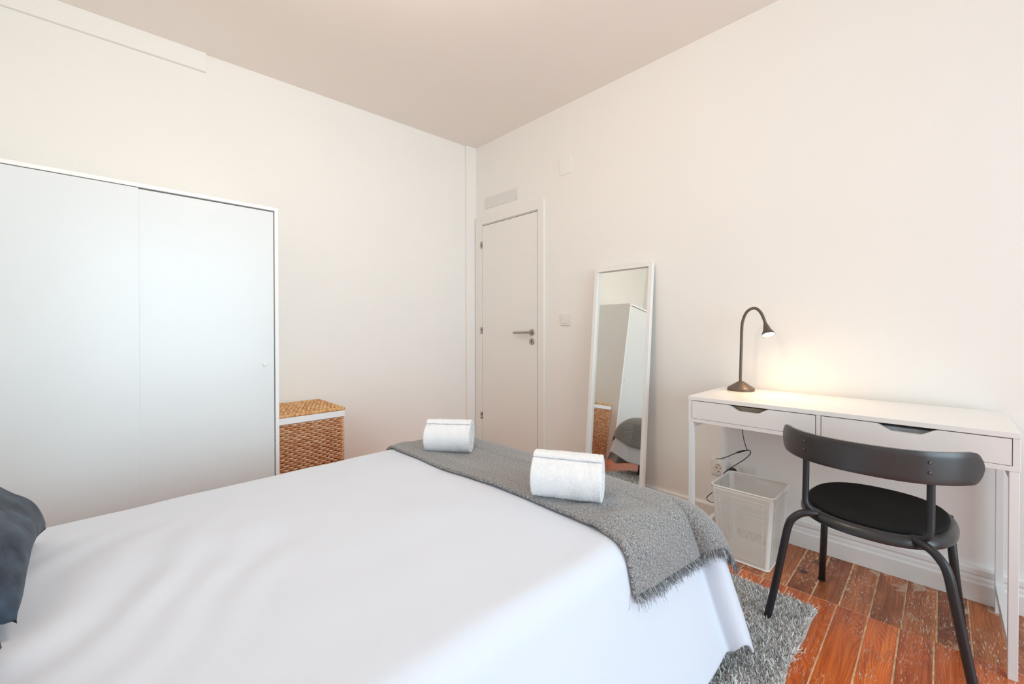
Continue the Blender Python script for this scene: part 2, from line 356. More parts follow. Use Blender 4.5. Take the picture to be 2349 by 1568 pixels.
# architrave: mitred board round the opening
g = G(); g.box(fx0, dx0 - .006, -.020, .0, 0, fz).box(dx1 + .006, fx1, -.020, 0, 0, fz).box(dx0 - .006, dx1 + .006, -.020, 0, dz + .010, fz)
bevel(g.link('door_frame', M['door'], dr), .003)
g = G(); g.box(dx0 - .006, dx0 - .001, -.010, 0, 0, dz + .01).box(dx1 + .001, dx1 + .006, -.012, 0, 0, dz + .01).box(dx0, dx1, -.008, 0, dz + .004, dz + .01)
g.link('door_stop', M['door'], dr)
G().box(dx0 - .002, dx1 + .002, -.004, 0, .0, dz + .005).link('door_gap', M['hole'], dr)
box('door_leaf', dx0 + .002, dx1 - .002, -.016, -.002, .004, dz - .003, M['door'], dr, .002)
for zc in (1.846, 1.070, .295):
    V, F = lathe([(.0065, -.03), (.0075, -.028), (.0075, -.001), (.006, 0), (.0075, .001), (.0075, .028), (.0065, .03)], .115, -.021, 14)
    V = [(x, y, z + zc) for x, y, z in V]; h = link('hinge', V, F, M['steel'], dr, True)
    box('hinge_leaf', .117, .128, -.0175, -.015, zc - .029, zc + .029, M['steel'], h, 0)
hx = .745
V, F = lathe([(.0255, 0), (.0255, .006), (.024, .008), (.010, .009), (.0095, .045)], 0, 0, 28, ((hx, -.016, 1.053), (0, -1, 0)))
hd = link('door_handle', V, F, M['steel'], dr, True, auto=.6)
V, F = tube(catmull([(hx, -.048, 1.053), (hx, -.060, 1.053), (hx - .012, -.066, 1.053), (hx - .05, -.066, 1.052), (hx - .165, -.064, 1.050)], 6), .0095, 14)
link('lever', V, F, M['steel'], hd, True, auto=.8)
V, F = lathe([(.0255, 0), (.0255, .006), (.024, .008), (.004, .0082)], 0, 0, 28, ((hx, -.016, .979), (0, -1, 0)))
kh = link('keyhole_plate', V, F, M['steel'], dr, True, auto=.6)
G().box(hx - .003, hx + .003, -.0258, -.0235, .968, .990).link('keyhole', M['hole'], kh)

# ------------------------------------------------------------------ wall fittings
vg = thing('ventilation_grille', 'flat white rectangular vent plate high on the wall above the door', 'vent', (.363, 0, 2.17))
box('cover_plate', .150, .576, -.008, -.0005, 2.168, 2.267, M['plast'], vg, .002)
box('vent_panel', .160, .566, -.0092, -.0075, 2.178, 2.257, M['vent'], vg, .0008)
jb = thing('junction_cover', 'small square painted cover plate on the wall above the light switch', 'cover plate', (1.079, 0, 2.235))
box('plate', 1.024, 1.134, -.006, -.0005, 2.237, 2.366, M['wall'], jb, .003)
sw = thing('light_switch', 'square white light switch on the wall between the door and the mirror', 'light switch', (1.072, 0, 1.106))
box('switch_plate', 1.028, 1.116, -.009, -.0005, 1.106, 1.193, M['plast'], sw, .003)
o = box('rocker', 1.045, 1.099, -.0135, -.008, 1.122, 1.177, M['plast'], sw, .002)
ot = thing('wall_socket', 'white three-gang wall socket strip low on the wall under the desk', 'socket', (2.25, 0, .253))
box('socket_frame', 2.131, 2.371, -.010, -.0005, .253, .338, M['plast'], ot, .003)
for i, cx in enumerate((2.173, 2.250, 2.327)):
    if i < 2:
        V, F = lathe([(.031, 0), (.031, .005), (.0215, .006), (.0205, .0005), (.0, .0005)], 0, 0, 28, ((cx, -.009, .2955), (0, -1, 0)))
        s = link('socket_well', V, F, M['plast'], ot, True, auto=.5)
        for sx in (-1, 1):
            V, F = lathe([(.0032, 0), (.0032, .0008)], 0, 0, 10, ((cx + sx * .0095, -.0096, .2955), (0, -1, 0))); link('pin_hole', V, F, M['hole'], s)
        for sz in (-1, 1): G().box(cx - .004, cx + .004, -.0135, -.0096, .2955 + sz * .0185 - .003, .2955 + sz * .0185 + .003).link('earth_clip', M['brass'], s)
    else:
        s = box('aerial_plate', cx - .030, cx + .030, -.0135, -.009, .2645, .3265, M['plast'], ot, .002)
        for sx in (-1, 1):
            V, F = lathe([(.0075, 0), (.0075, .001)], 0, 0, 16, ((cx + sx * .0145, -.0135, .288), (0, -1, 0))); link('aerial_hole', V, F, M['hole'], s)

# dome lamp added on the ceiling out of view, as warm fill
cl = thing('added_ceiling_lamp', 'unseen round ceiling lamp added for warm fill light above the bed', 'lamp', (1.9, -1.9, H))
V, F = lathe([(.0, -.10), (.07, -.095), (.13, -.075), (.165, -.035), (.17, -.012)], 1.9, -1.9, 32); V = [(x, y, z + H) for x, y, z in V]
link('fill_dome', V, F, M['dome'], cl, True)
V, F = lathe([(.185, -.014), (.185, 0)], 1.9, -1.9, 32); V = [(x, y, z + H) for x, y, z in V]; link('lamp_base', V, F, M['trim'], cl)
l = bpy.data.lights.new('ceiling_fill_light', 'POINT'); l.energy = CEIL_FILL; l.color = (1, .87, .725); l.shadow_soft_size = .16  # unseen fill light hanging below the added dome
lo = bpy.data.objects.new('ceiling_fill_light', l); C.objects.link(lo); lo.location = (1.9, -1.9, H - .30)

# ------------------------------------------------------------------ wardrobe
wd = thing('wardrobe', 'tall white wardrobe with two flush sliding doors against the left wall', 'wardrobe', (.2, -2.37, 0))
wx0, wxf, wyl, wyr, wzt = -.06, .475, -2.960, -1.788, 1.750; tk = .018
box('side_panel', wx0, wxf, wyr - tk, wyr, 0, wzt, M['wardframe'], wd)
box('side_panel', wx0, wxf, wyl, wyl + tk, 0, wzt, M['wardframe'], wd)
box('top_panel', wx0, wxf, wyl + tk, wyr - tk, wzt - tk, wzt, M['wardframe'], wd)
box('back_panel', wx0, wx0 + .006, wyl + tk, wyr - tk, .02, wzt - tk, M['wardframe'], wd, 0)
box('plinth', wx0, wxf - .03, wyl + tk, wyr - tk, 0, .05, M['wardframe'], wd)
g = G(); g.box(wxf - .045, wxf - .040, wyl + tk, wyr - tk, .05, wzt - tk); g.link('door_track', M['dark_in'], wd)
o = box('sliding_door', wxf - .018, wxf - .001, wyl + .021, -2.366, .03, wzt - tk - .0035, M['ward'], wd, .0012)
o = box('sliding_door', wxf - .026, wxf - .009, -2.372, wyr - tk - .004, .03, wzt - tk - .006, M['ward'], wd, .0012)
V, F = lathe([(.011, 0), (.011, .004), (.009, .006), (.004, .006)], 0, 0, 20, ((wxf - .009, -1.856, .888), (1, 0, 0))); link('finger_knob', V, F, M['plast'], o, True, auto=.6)
for yy in (.45, .425):
    V, F = lathe([(.0035, 0), (.0035, .001)], 0, 0, 10, ((yy, wyr, 1.730), (0, 1, 0))); link('side_dot', V, F, M['dark_in'], wd)  # two tiny discs near the top of the side panel

# ------------------------------------------------------------------ wicker laundry hamper
hp = thing('laundry_hamper', 'honey brown wicker laundry hamper with white liner beside the wardrobe', 'hamper', (.17, -1.585, 0))
X0, X1, Y0, Y1, ZT = -.045, .378, -1.7735, -1.397, .534
def perim(d=0):
    a, b_, c, e = X0 - d, X1 + d, Y0 - d, Y1 + d; return [(a, c), (b_, c), (b_, e), (a, e)]
rows = 40; nst = (13, 12)
GW = G(); rg = random.Random(5)
sides = [((X1, Y0), (X1, Y1), (1, 0), 16), ((X1, Y1), (X0, Y1), (0, 1), 18), ((X0, Y1), (X0, Y0), (-1, 0), 16), ((X0, Y0), (X1, Y0), (0, -1), 18)]
for si, (p, q, nrm, n) in enumerate(sides):
    for rI in range(rows):
        z0 = .012 + rI * (ZT - .012) / rows; hgt = (ZT - .012) / rows * 1.06
        ph = rI % 2; pts = []
        K = n * 4
        for k in range(K + 1):
            t = k / K; bulge = .0072 * math.cos(PI * (t * n + ph)) + rg.uniform(-.0007, .0007)
            zz = z0 + rg.uniform(-.0012, .0012)
            pts.append((p[0] + (q[0] - p[0]) * t + nrm[0] * bulge, p[1] + (q[1] - p[1]) * t + nrm[1] * bulge, zz))
        # strand cut into islands so that leaf colour changes along it
        k0 = 0
        while k0 < K:
            ln = rg.choice((4, 4, 8, 8, 12)); k1 = min(K, k0 + ln); seg = pts[k0:k1 + 1]; V = []; F = []
            for (x, y, z) in seg:
                for dn, dzz in ((-.004, .15), (.0012, 0.0), (.0030, .5), (.0012, 1.0), (-.004, .85)):
                    V.append((x + nrm[0] * dn, y + nrm[1] * dn, z + hgt * dzz))
            for a in range(len(seg) - 1):
                for c in range(4): F.append((a * 5 + c, a * 5 + c + 1, (a + 1) * 5 + c + 1, (a + 1) * 5 + c))
            GW.add(V, F); k0 = k1
tag(GW.link('woven_body', M['wicker'], hp, smooth=True), kind='stuff')
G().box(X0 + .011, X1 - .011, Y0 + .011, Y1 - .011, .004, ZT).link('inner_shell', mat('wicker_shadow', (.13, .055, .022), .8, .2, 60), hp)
for (x, y) in ((X1, Y0), (X1, Y1), (X0, Y1), (X0, Y0)): G().add(*tube([(x, y, .004), (x, y, ZT + .03)], .0075, 10)).link('corner_post', M['wicker'], hp, smooth=True)
g = G(); d = .010
for z0, z1, dd in ((ZT - .010, ZT + .030, .0118),):
    a, b_, c, e = X0 - dd, X1 + dd, Y0 - .007, Y1 + dd; g.box(a, b_, c, e, z0, z1)
ln_ = bevel(g.link('cloth_liner', M['liner'], hp), .004)
# lid: woven top inside a wrapped rim
LZ = ZT + .031
GL = G(); per = [(X0 - .004, Y0 - .0005), (X1 + .006, Y0 - .0005), (X1 + .006, Y1 + .005), (X0 - .004, Y1 + .005)]
for i in range(4):
    p, q = per[i], per[(i + 1) % 4]; Ls = math.hypot(q[0] - p[0], q[1] - p[1]); n = int(Ls / .0085)
    for k in range(n):
        t0, t1 = k / n, (k + 1.08) / n
        GL.add(*tube([(p[0] + (q[0] - p[0]) * t0, p[1] + (q[1] - p[1]) * t0, LZ + .008), (p[0] + (q[0] - p[0]) * (t0 + t1) / 2, p[1] + (q[1] - p[1]) * (t0 + t1) / 2, LZ + .008), (p[0] + (q[0] - p[0]) * t1, p[1] + (q[1] - p[1]) * t1, LZ + .008)], [.0098, .0112, .0098], 8))
tag(GL.link('lid_rim', M['wickerlid'], hp, smooth=True), kind='stuff')
GT = G(); nr = 30; ncol = 14
for rI in range(nr):
    y0 = Y0 + (Y1 - Y0) * rI / nr; wdt = (Y1 - Y0) / nr * 1.05; K = ncol * 4; ph = rI % 2; k0 = 0
    pts = [(X0 + (X1 - X0) * k / K, LZ + .013 + .0034 * math.cos(PI * (k / 4 + ph)) + rg.uniform(-.0006, .0006)) for k in range(K + 1)]
    while k0 < K:
        k1 = min(K, k0 + rg.choice((4, 8, 8, 12))); seg = pts[k0:k1 + 1]; V = []; F = []
        for (x, z) in seg:
            for dy, dz_ in ((.05, -.003), (.2, .0012), (.5, .002), (.8, .0012), (.95, -.003)): V.append((x, y0 + wdt * dy, z + dz_))
        for a in range(len(seg) - 1):
            for c in range(4): F.append((a * 5 + c, a * 5 + c + 1, (a + 1) * 5 + c + 1, (a + 1) * 5 + c))
        GT.add(V, F); k0 = k1
tag(GT.link('lid_weave', M['wickerlid'], hp, smooth=True), kind='stuff')
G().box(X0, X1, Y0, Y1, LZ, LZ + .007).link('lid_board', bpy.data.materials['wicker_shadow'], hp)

# ------------------------------------------------------------------ leaning mirror
mr = thing('floor_mirror', 'tall white framed mirror leaning against the wall left of the desk', 'mirror', (1.58, -.1, 0))
th = .104; MY = -.027
def mw(u, v, n):                                     # u along the wall, v up the mirror, n out of its face (turned a little from the wall)
    e = u - .215; nx, ny, nzz = math.sin(MY) * math.cos(th), -math.cos(MY) * math.cos(th), math.sin(th)
    vx, vy, vz = -math.sin(MY) * math.sin(th), math.cos(MY) * math.sin(th), math.cos(th); d = v - 1.5
    return (1.579 + e * math.cos(MY) - d * .012 + d * vx + n * nx, -.013 + e * math.sin(MY) + d * vy + n * ny, 1.497 * math.cos(th) + .002 + d * vz + n * nzz)
MWd, MH, fwid, fd = .430, 1.500, .024, .030
def mbox(g, u0, u1, v0, v1, n0, n1):
    V = [mw(u, v, n_) for n_ in (n0, n1) for v in (v0, v1) for u in (u0, u1)]
    g.add(V, [(0, 2, 3, 1), (4, 5, 7, 6), (0, 1, 5, 4), (2, 6, 7, 3), (0, 4, 6, 2), (1, 3, 7, 5)])
for a in ((0, fwid, 0, MH), (MWd - fwid, MWd, 0, MH), (fwid, MWd - fwid, MH - fwid, MH), (fwid, MWd - fwid, 0, fwid)):
    g = G(); mbox(g, *a, 0, fd); bevel(g.link('frame_bar', M['trim'], mr), .0012)
g = G(); mbox(g, fwid - .002, MWd - fwid + .002, fwid - .002, MH - fwid + .002, .004, .009); g.link('mirror_glass', M['mirror'], mr)

# ------------------------------------------------------------------ desk
dk = thing('desk', 'white desk with two cut-out drawers and slim metal legs', 'desk', (2.71, -.26, 0))
DX0, DX1, DF, DB = 2.2065, 3.2120, -.495, -.028
g = G(); TT0, TT1 = .742, .760; fy = -.150; fxa = 2.602
V, F = prism([(DX0 - .0015, DF - .001), (DX1 + .001, DF - .001), (DX1 + .001, fy), (fxa, fy), (fxa, DB), (DX0 - .0015, DB)], 'z', TT0, TT1)
bevel(link('tabletop', V, F, M['desktop'], dk), .0012)
box('cable_flap', fxa + .0028, DX1 + .001, fy + .0028, DB, TT0, TT1 - .0006, M['desktop'], dk, .001)
g = G(); s_ = .0155; ZB = .640
g.box(DX0, DX0 + s_, DF + .001, DB, ZB + .016, TT0).box(DX1 - s_, DX1, DF + .001, DB, ZB + .016, TT0).box(2.7035, 2.7185, DF + .001, DB, ZB + .016, TT0)
g.box(DX0 + s_, DX1 - s_, DB - .006, DB, ZB + .016, TT0)
bevel(g.link('carcass', M['desk'], dk), .0008, 1)
box('bottom_rail', DX0 - .001, DX1 + .0005, DF, DB, ZB, ZB + .016, M['desk'], dk, .001)
def smooth(t): return t * t * (3 - 2 * t)
for (a, b_, tray) in ((2.2245, 2.7010, False), (2.7205, 3.1945, True)):
    cxm = (a + b_) / 2; z0, z1 = .6578, .7392; pts = [(a, z0), (b_, z0), (b_, z1)]
    for k in range(0, 17): t = k / 16; pts.append((cxm + .082 - .050 * t, z1 - .0225 * smooth(t)))
    for k in range(0, 17): t = k / 16; pts.append((cxm - .032 - .050 * t, z1 - .0225 * (1 - smooth(t))))
    pts.append((a, z1))
    dw = link('drawer', *prism(pts, 'y', DF, DF + .018), M['desk'], dk)
    g = G(); g.box(a + .01, a + .02, DF + .018, -.07, .664, .728).box(b_ - .02, b_ - .01, DF + .018, -.07, .664, .728).box(a + .02, b_ - .02, -.08, -.07, .664, .728).box(a + .02, b_ - .02, DF + .018, -.08, .664, .668)
    g.link('drawer_box', M['dark_in'], dw)
    if not tray: box('cutout_fill_board', a + .02, b_ - .02, DF + .040, DF + .050, .668, .731, M['board'], dw, 0)  # added brown board, lightens the otherwise black cut-out
    if tray:
        box('drawer_insert', a + .10, b_ - .06, DF + .036, -.15, .669, .727, M['tray'], dw, .002)['label'] = 'grey insert lying in the drawer'
for xa in (DX0 + .0012, DX1 - .0225):
    xb = xa + .0208
    box('leg', xa, xb, DF + .001, DF + .026, 0, ZB, M['deskmetal'], dk, .001)
    box('leg', xa, xb, -.066, -.036, 0, ZB, M['deskmetal'], dk, .001)
    box('foot_bar', xa, xb, DF + .026, -.066, .076, .108, M['deskmetal'], dk, .001)
    box('top_bar', xa, xb, DF + .026, -.066, ZB - .028, ZB, M['deskmetal'], dk, .001)

# ------------------------------------------------------------------ desk lamp
lx, ly, lz = 2.322, -.125, .760
lp = thing('desk_lamp', 'bronze grey gooseneck desk lamp with lit head on the white desk', 'lamp', (lx, ly, lz))
V, F = lathe([(.0615, 0), (.0630, .002), (.0630, .0135), (.0615, .0150), (.014, .046), (.010, .049)], lx, ly, 48); V = [(x, y, z + lz) for x, y, z in V]
link('lamp_foot', V, F, M['lamp'], lp, True, auto=.5)
path = [(2.3195, ly, .800), (2.3215, ly, .90), (2.3240, ly, 1.00), (2.3255, ly, 1.075), (2.330, ly, 1.118), (2.346, ly, 1.160), (2.370, ly, 1.180), (2.392, ly, 1.180), (2.412, ly, 1.160), (2.426, ly, 1.128), (2.434, ly, 1.100)]
V, F = tube(catmull(path, 8), .0070, 14); link('gooseneck', V, F, M['lamp'], lp, True)
hd_ = np.array([.020, -.022, -.058]); hd_ /= np.linalg.norm(hd_)
hp0 = np.array([2.4335, ly, 1.101])
V, F = lathe([(.0085, -.004), (.0092, .0), (.0185, .034), (.0285, .053), (.0300, .060), (.0280, .060), (.0260, .0545), (.004, .050)], 0, 0, 36, (hp0, hd_))
sh = link('lamp_shade', V, F, M['lamp'], lp, True, auto=.7)
V, F = lathe([(.0, .0555), (.0255, .0555), (.0265, .0585), (.0, .0600)], 0, 0, 36, (hp0, hd_)); link('led_lens', V, F, M['led'], sh, True)
l = bpy.data.lights.new('desk_lamp_beam', 'SPOT'); l.energy = 7.5; l.color = (1, .52, .21); l.spot_size = math.radians(128); l.spot_blend = 1; l.shadow_soft_size = .022
lo = bpy.data.objects.new('desk_lamp_beam', l); C.objects.link(lo); lo.location = Vector(hp0 + hd_ * .064); lo.rotation_euler = Vector((.26, -.26, -1)).to_track_quat('-Z', 'Y').to_euler()

# ------------------------------------------------------------------ cables
F3 = np.array(fw); R3 = np.array(R_); U3 = np.array(U_)
def on_y(px, py, y):
    v = F3 + R3 * (px - 1174.5) / 956.22 - U3 * (py - 762.85) / 956.22; t = (y - CAM[1]) / v[1]; return tuple(np.array(CAM) + v * t)
cb = thing('lamp_cable', 'thin black lamp cable looping down from the desk to the socket', 'cable', on_y(1712, 1032, -.09))
P = [on_y(1702, 955, -.085), on_y(1703, 985, -.085), on_y(1706, 1006, -.085), on_y(1711, 1024, -.085), on_y(1713, 1032, -.085), on_y(1703, 1034, -.085), on_y(1685, 1040, -.08), on_y(1668, 1047, -.075), on_y(1655, 1051, -.072), on_y(1641, 1052.5, -.070)]
V, F = tube(catmull(P, 8), .0021, 8); link('cord', V, F, M['blackplast'], cb, True)
P = [on_y(1711, 1033, -.088), on_y(1718, 1032, -.09), on_y(1722, 1036, -.09), on_y(1719, 1043, -.09), on_y(1708, 1053, -.088), on_y(1692, 1063, -.085), on_y(1674, 1074, -.08), on_y(1664, 1081, -.078), on_y(1658, 1091, -.076), on_y(1655, 1104, -.078), on_y(1650, 1118, -.08), on_y(1634, 1129, -.085), on_y(1622, 1140, -.085), on_y(1625, 1148, -.085), on_y(1641, 1153, -.085), on_y(1672, 1150, -.083), on_y(1690, 1165, -.08), on_y(1703, 1185, -.075), on_y(1695, 1191, -.07), on_y(1683, 1182, -.06), on_y(1680, 1130, -.055), on_y(1682, 1088, -.05)]
V, F = tube(catmull(P, 8), .0021, 8); link('cord', V, F, M['blackplast'], cb, True)
V, F = tube([on_y(1688, 1038.5, -.081), on_y(1697, 1035.5, -.083), on_y(1709, 1033, -.085)], [.003, .0052, .004], 10); link('inline_switch', V, F, M['blackplast'], cb, True)
V, F = lathe([(.0185, .0), (.0195, .006), (.0185, .022), (.015, .034), (.008, .042)], 0, 0, 24, ((2.250, -.0102, .2955), (0, -1, .0))); link('plug', V, F, M['blackplast'], cb, True, auto=.7)

# ------------------------------------------------------------------ wire mesh waste bin
bn = thing('waste_bin', 'white wire mesh waste bin on the floor below the desk', 'bin', (2.41, -.27, 0))
T = [(2.277, -.409), (2.541, -.409), (2.541, -.140), (2.277, -.140)]; Bt = [(2.303, -.389), (2.516, -.389), (2.516, -.162), (2.303, -.162)]; BH = .336
def rr(pts, r, n=5):
    out = []; m = len(pts)
    for i in range(m):
        p = np.array(pts[i]); a = np.array(pts[i - 1]) - p; b_ = np.array(pts[(i + 1) % m]) - p; a /= np.linalg.norm(a); b_ /= np.linalg.norm(b_)
        for k in range(n + 1):
            q = k / n * PI / 2; c = p + (a + b_) * r; out.append(tuple(c - b_ * r * math.cos(q) - a * r * math.sin(q)) if False else tuple(c - b_ * r * math.cos(q) - a * r * math.sin(q)))
    return out
tp, bt = rr(T, .022), rr(Bt, .016)
V, F = tube([(x, y, BH) for x, y in tp], .0040, 8, True); link('rim', V, F, M['bin'], bn, True)
V, F = tube([(x, y, .004) for x, y in bt], .0038, 8, True); link('base_ring', V, F, M['bin'], bn, True)
n = len(bt); V = [(x, y, .012) for x, y in bt] + [(x, y, .016) for x, y in bt]; F = [tuple(range(n)), tuple(range(n, 2 * n))] + [(i, (i + 1) % n, n + (i + 1) % n, n + i) for i in range(n)]
link('bin_floor', V, F, M['bin'], bn)
def wallpt(i, s, t, d=0):                           # side i, s along 0..1, t up 0..1
    a, b_ = np.array(Bt[i]), np.array(Bt[(i + 1) % 4]); c, e = np.array(T[i]), np.array(T[(i + 1) % 4])
    p = (a + (b_ - a) * s) * (1 - t) + (c + (e - c) * s) * t; ev = (e - c) / np.linalg.norm(e - c); nn = np.array([ev[1], -ev[0]])
    p = p + nn * d; return (p[0], p[1], .004 + (BH - .004) * t)
GM = G(); A_ = .24; pit = .0060
for i in range(4):
    hgt = BH; slope = 1.15
    for sg in (1, -1):
        k = -hgt / slope
        k = -hgt * slope
        while k < A_ + hgt * slope:
            # line s*A = k + sg*z*slope (or from the right) clipped to the panel 0.06..0.94
            pts = []
            lo_, hi_ = .055 * A_, .945 * A_
            za, zb = 0, hgt
            xa_ = k if sg > 0 else k; f = lambda z: (k + sg * z * slope)
            zs = sorted([(lo_ - k) / (sg * slope), (hi_ - k) / (sg * slope)]); za = max(0, zs[0]); zb = min(hgt, zs[1])
            if zb - za > .004:
                hw_ = .00092
                q = [(f(za) - hw_, za), (f(za) + hw_, za), (f(zb) + hw_, zb), (f(zb) - hw_, zb)]
                V = [wallpt(i, u / A_, min(1, max(0, z / hgt)), dd) for dd in (.0004 * sg, .0004 * sg + .0007) for u, z in q]
                GM.add(V, [(0, 1, 2, 3), (4, 5, 6, 7), (0, 1, 5, 4), (2, 3, 7, 6)])
            k += pit
tag(GM.link('wire_mesh', M['bin'], bn), kind='stuff')
GB = G()
for i in range(4):                                   # solid rounded corner strips and flat bands of each panel
    nst_ = 6
    for k in range(nst_):
        pass
nn_ = len(tp) // 4
for i in range(4):
    ids = list(range(i * nn_, (i + 1) * nn_)); V = []; F = []
    for j in ids: V += [(bt[j][0], bt[j][1], .004), (tp[j][0], tp[j][1], BH)]
    F = [(2 * a, 2 * a + 2, 2 * a + 3, 2 * a + 1) for a in range(len(ids) - 1)]; GB.add(V, F)
    for (s0, s1, t0, t1) in ((.05, .95, .0, .030), (.05, .95, .955, 1.0)):
        GB.add([wallpt(i, s0, t0, .001), wallpt(i, s1, t0, .001), wallpt(i, s1, t1, .001), wallpt(i, s0, t1, .001)], [(0, 1, 2, 3)])
    fr = [(.14, .07), (.86, .07), (.86, .90), (.14, .90)]
    for a in range(4):
        p, q = fr[a], fr[(a + 1) % 4]; GB.add(*tube([wallpt(i, p[0], p[1], .0010), wallpt(i, q[0], q[1], .0010)], .0009, 6))
GB.link('bin_edges', M['bin'], bn)

# ------------------------------------------------------------------ chair
ch = thing('chair', 'black chair with curved wooden backrest and oval padded seat at the desk', 'chair', (2.895, -.53, 0))
CO = np.array([2.895, -.298]); CU = np.array([.9973, -.073]); CW = np.array([.073, .9973])
def cp(u, w_, z): p = CO + CU * u + CW * w_; return (p[0], p[1], z)
SC, SA, SB = -.222, .208, .232                       # seat centre (w) and half axes
def sup(q, k=1.0, e=2.35):
    c, s = math.cos(q), math.sin(q); return (SA * k * math.copysign(abs(c) ** (2 / e), c), SC + SB * k * math.copysign(abs(s) ** (2 / e), s))
def seat_ring(prof, n=72):
    V = []; F = []
    for k, z in prof:
        for i in range(n): u, w_ = sup(2 * PI * i / n, k); V.append(cp(u, w_, z + .004 * ((w_ - SC) / SB)))
    m = len(prof)
    for a in range(m - 1):
        for i in range(n): F.append((a * n + i, a * n + (i + 1) % n, (a + 1) * n + (i + 1) % n, (a + 1) * n + i))
    F.append(tuple(range(n))); F.append(tuple(range((m - 1) * n, m * n))); return V, F
V, F = seat_ring([(.93, .412), (.985, .411), (.998, .414), (1.0, .421), (.985, .433), (.95, .4425), (.87, .4470), (.5, .447)])
link('seat_shell', V, F, M['chairshell'], ch, True, auto=.7)
V, F = seat_ring([(.885, .4460), (.90, .4485), (.892, .4540), (.85, .4560), (.68, .4545), (.45, .4525), (.2, .452)])
link('seat_pad', V, F, M['chairpad'], ch, True)
# backrest: a curved band, thick 14 mm, rounded ends
nb, nh = 80, 14; BW = .262; z0b, z1b = .615, .712
def bw(u): return -.465 + 1.143 * u * u + 18.4 * u ** 4
def bs(u): return 2.286 * u + 73.6 * u ** 3
_us = np.linspace(0, BW, 400); _al = np.concatenate([[0], np.cumsum(np.hypot(np.diff(_us), np.diff([bw(q) for q in _us])))]); BL = _al[-1]
V = []
for side in (0, 1):
    for i in range(nb + 1):
        q = -math.cos(PI * i / nb); sa = BL * (math.copysign(1 - (1 - abs(q)) ** 1.15, q)); u = math.copysign(float(np.interp(abs(sa), _al, _us)), sa)
        e = (abs(sa) - (BL - .046)) / .046; hh = (z1b - z0b) / 2
        k = max(0.0, 1 - max(0, e) ** 2.3) ** .47 if e > 0 else 1; k = max(k, .10)
        for j in range(nh + 1):
            t = -1 + 2 * j / nh; ed = 1 - .25 * max(0, (abs(t) - .8) / .2) ** 2
            d = math.sqrt(1 + bs(u) ** 2); nu, nw = -bs(u) / d, 1 / d
            tkn = .0145 * (1 if side else 0); rnd = .0025 * max(0, (abs(t) - .75) / .25) ** 2
            off = (tkn - rnd) if side else rnd
            V.append(cp(u + nu * off, bw(u) + nw * off, (z0b + z1b) / 2 + hh * k * t))
m1 = (nb + 1) * (nh + 1); F = []
for s in (0, 1): F += [tuple(s * m1 + q for q in f) for f in gridF(nb + 1, nh + 1)]
for i in range(nb):
    for j in (0, nh): a = i * (nh + 1) + j; b_ = (i + 1) * (nh + 1) + j; F.append((a, b_, m1 + b_, m1 + a))
for j in range(nh):
    for i in (0, nb): a = i * (nh + 1) + j; F.append((a, a + 1, m1 + a + 1, m1 + a))
br = link('backrest', V, F, M['chairwood'], ch, True, auto=.9)
for s in (-1, 1):
    for zz in (.681, .651):
        u = s * .158; o = cp(u, bw(u) - .001, zz); d = math.sqrt(1 + bs(u) ** 2); nrm = CU * (bs(u) / d) - CW / d
        V, F = lathe([(.0050, 0), (.0048, .0015), (.0030, .0028), (.0022, .0028), (.0020, .0012), (.0, .0012)], 0, 0, 16, (o, (nrm[0], nrm[1], 0))); link('screw', V, F, M['darksteel'], br, True, auto=.5)
    V, F = tube(catmull([cp(s * .158, -.3985, .690), cp(s * .158, -.4005, .60), cp(s * .158, -.405, .52), cp(s * .157, -.411, .472), cp(s * .150, -.414, .452), cp(s * .134, -.408, .440), cp(s * .10, -.39, .434)], 7), .0100, 14)
    link('back_post', V, F, M['chairmetal'], ch, True)
    V, F = tube(catmull([cp(s * .09, -.375, .425), cp(s * .13, -.412, .431), cp(s * .160, -.432, .427), cp(s * .185, -.445, .405), cp(s * .198, -.450, .375), cp(s * .209, -.4525, .315), cp(s * .236, -.4545, .155), cp(s * .262, -.457, .018 if s < 0 else .002)], 7), .0122, 16)
    link('leg', V, F, M['chairmetal'], ch, True)
    V, F = tube([cp(s * .174, -.075, .428), cp(s * .190, -.037, .2), cp(s * .2045, -.002, .010)], .0122, 16)
    lg = link('leg', V, F, M['chairmetal'], ch, True)
    V, F = tube([cp(s * .2045, -.002, .011), cp(s * .205, 0, .0006)], .0129, 16); link('foot_cap', V, F, M['blackplast'], lg, True, auto=.6)
for q in ((-.17, -.09, .17), (-.10, -.36, .10)): G().add(*tube([cp(q[0], q[1], .418), cp(q[2], q[1], .418)], .010, 10)).link('seat_rail', M['chairmetal'], ch, smooth=True)

# ------------------------------------------------------------------ rug
rx0, rx1, ry0, ry1 = 1.02, 2.715, -2.90, -.545
rg_ = thing('shag_rug', 'grey shaggy rug on the wooden floor under the bed and chair leg', 'rug', (1.87, -1.7, 0))
def redge(y): return rx1 + .006 * math.sin(y * 9) + .004 * math.sin(y * 23)
pts = [(rx0, ry0), (rx1, ry0)] + [(redge(y), y) for y in np.linspace(ry0, ry1, 60)[1:]] + [(rx0, ry1)]
V, F = prism(pts, 'z', .0008, .010); link('rug_backing', V, F, M['rugback'], rg_)
def pile(x0, x1, y0, y1, dens, sd):
    rgn = np.random.default_rng(sd); n = int((x1 - x0) * (y1 - y0) * dens); x = rgn.uniform(x0, x1, n); y = rgn.uniform(y0, y1, n)
    z = np.full(n, .008); P = np.stack([x, y, z], 1)
    D = np.stack([rgn.normal(0, .55, n) + .25 * np.sin(x * 31 + y * 17), rgn.normal(0, .55, n) + .25 * np.cos(x * 23 - y * 29), np.full(n, 1.0)], 1)
    return P, D, rgn.uniform(.009, .016, n), rgn.uniform(.0042, .0072, n)
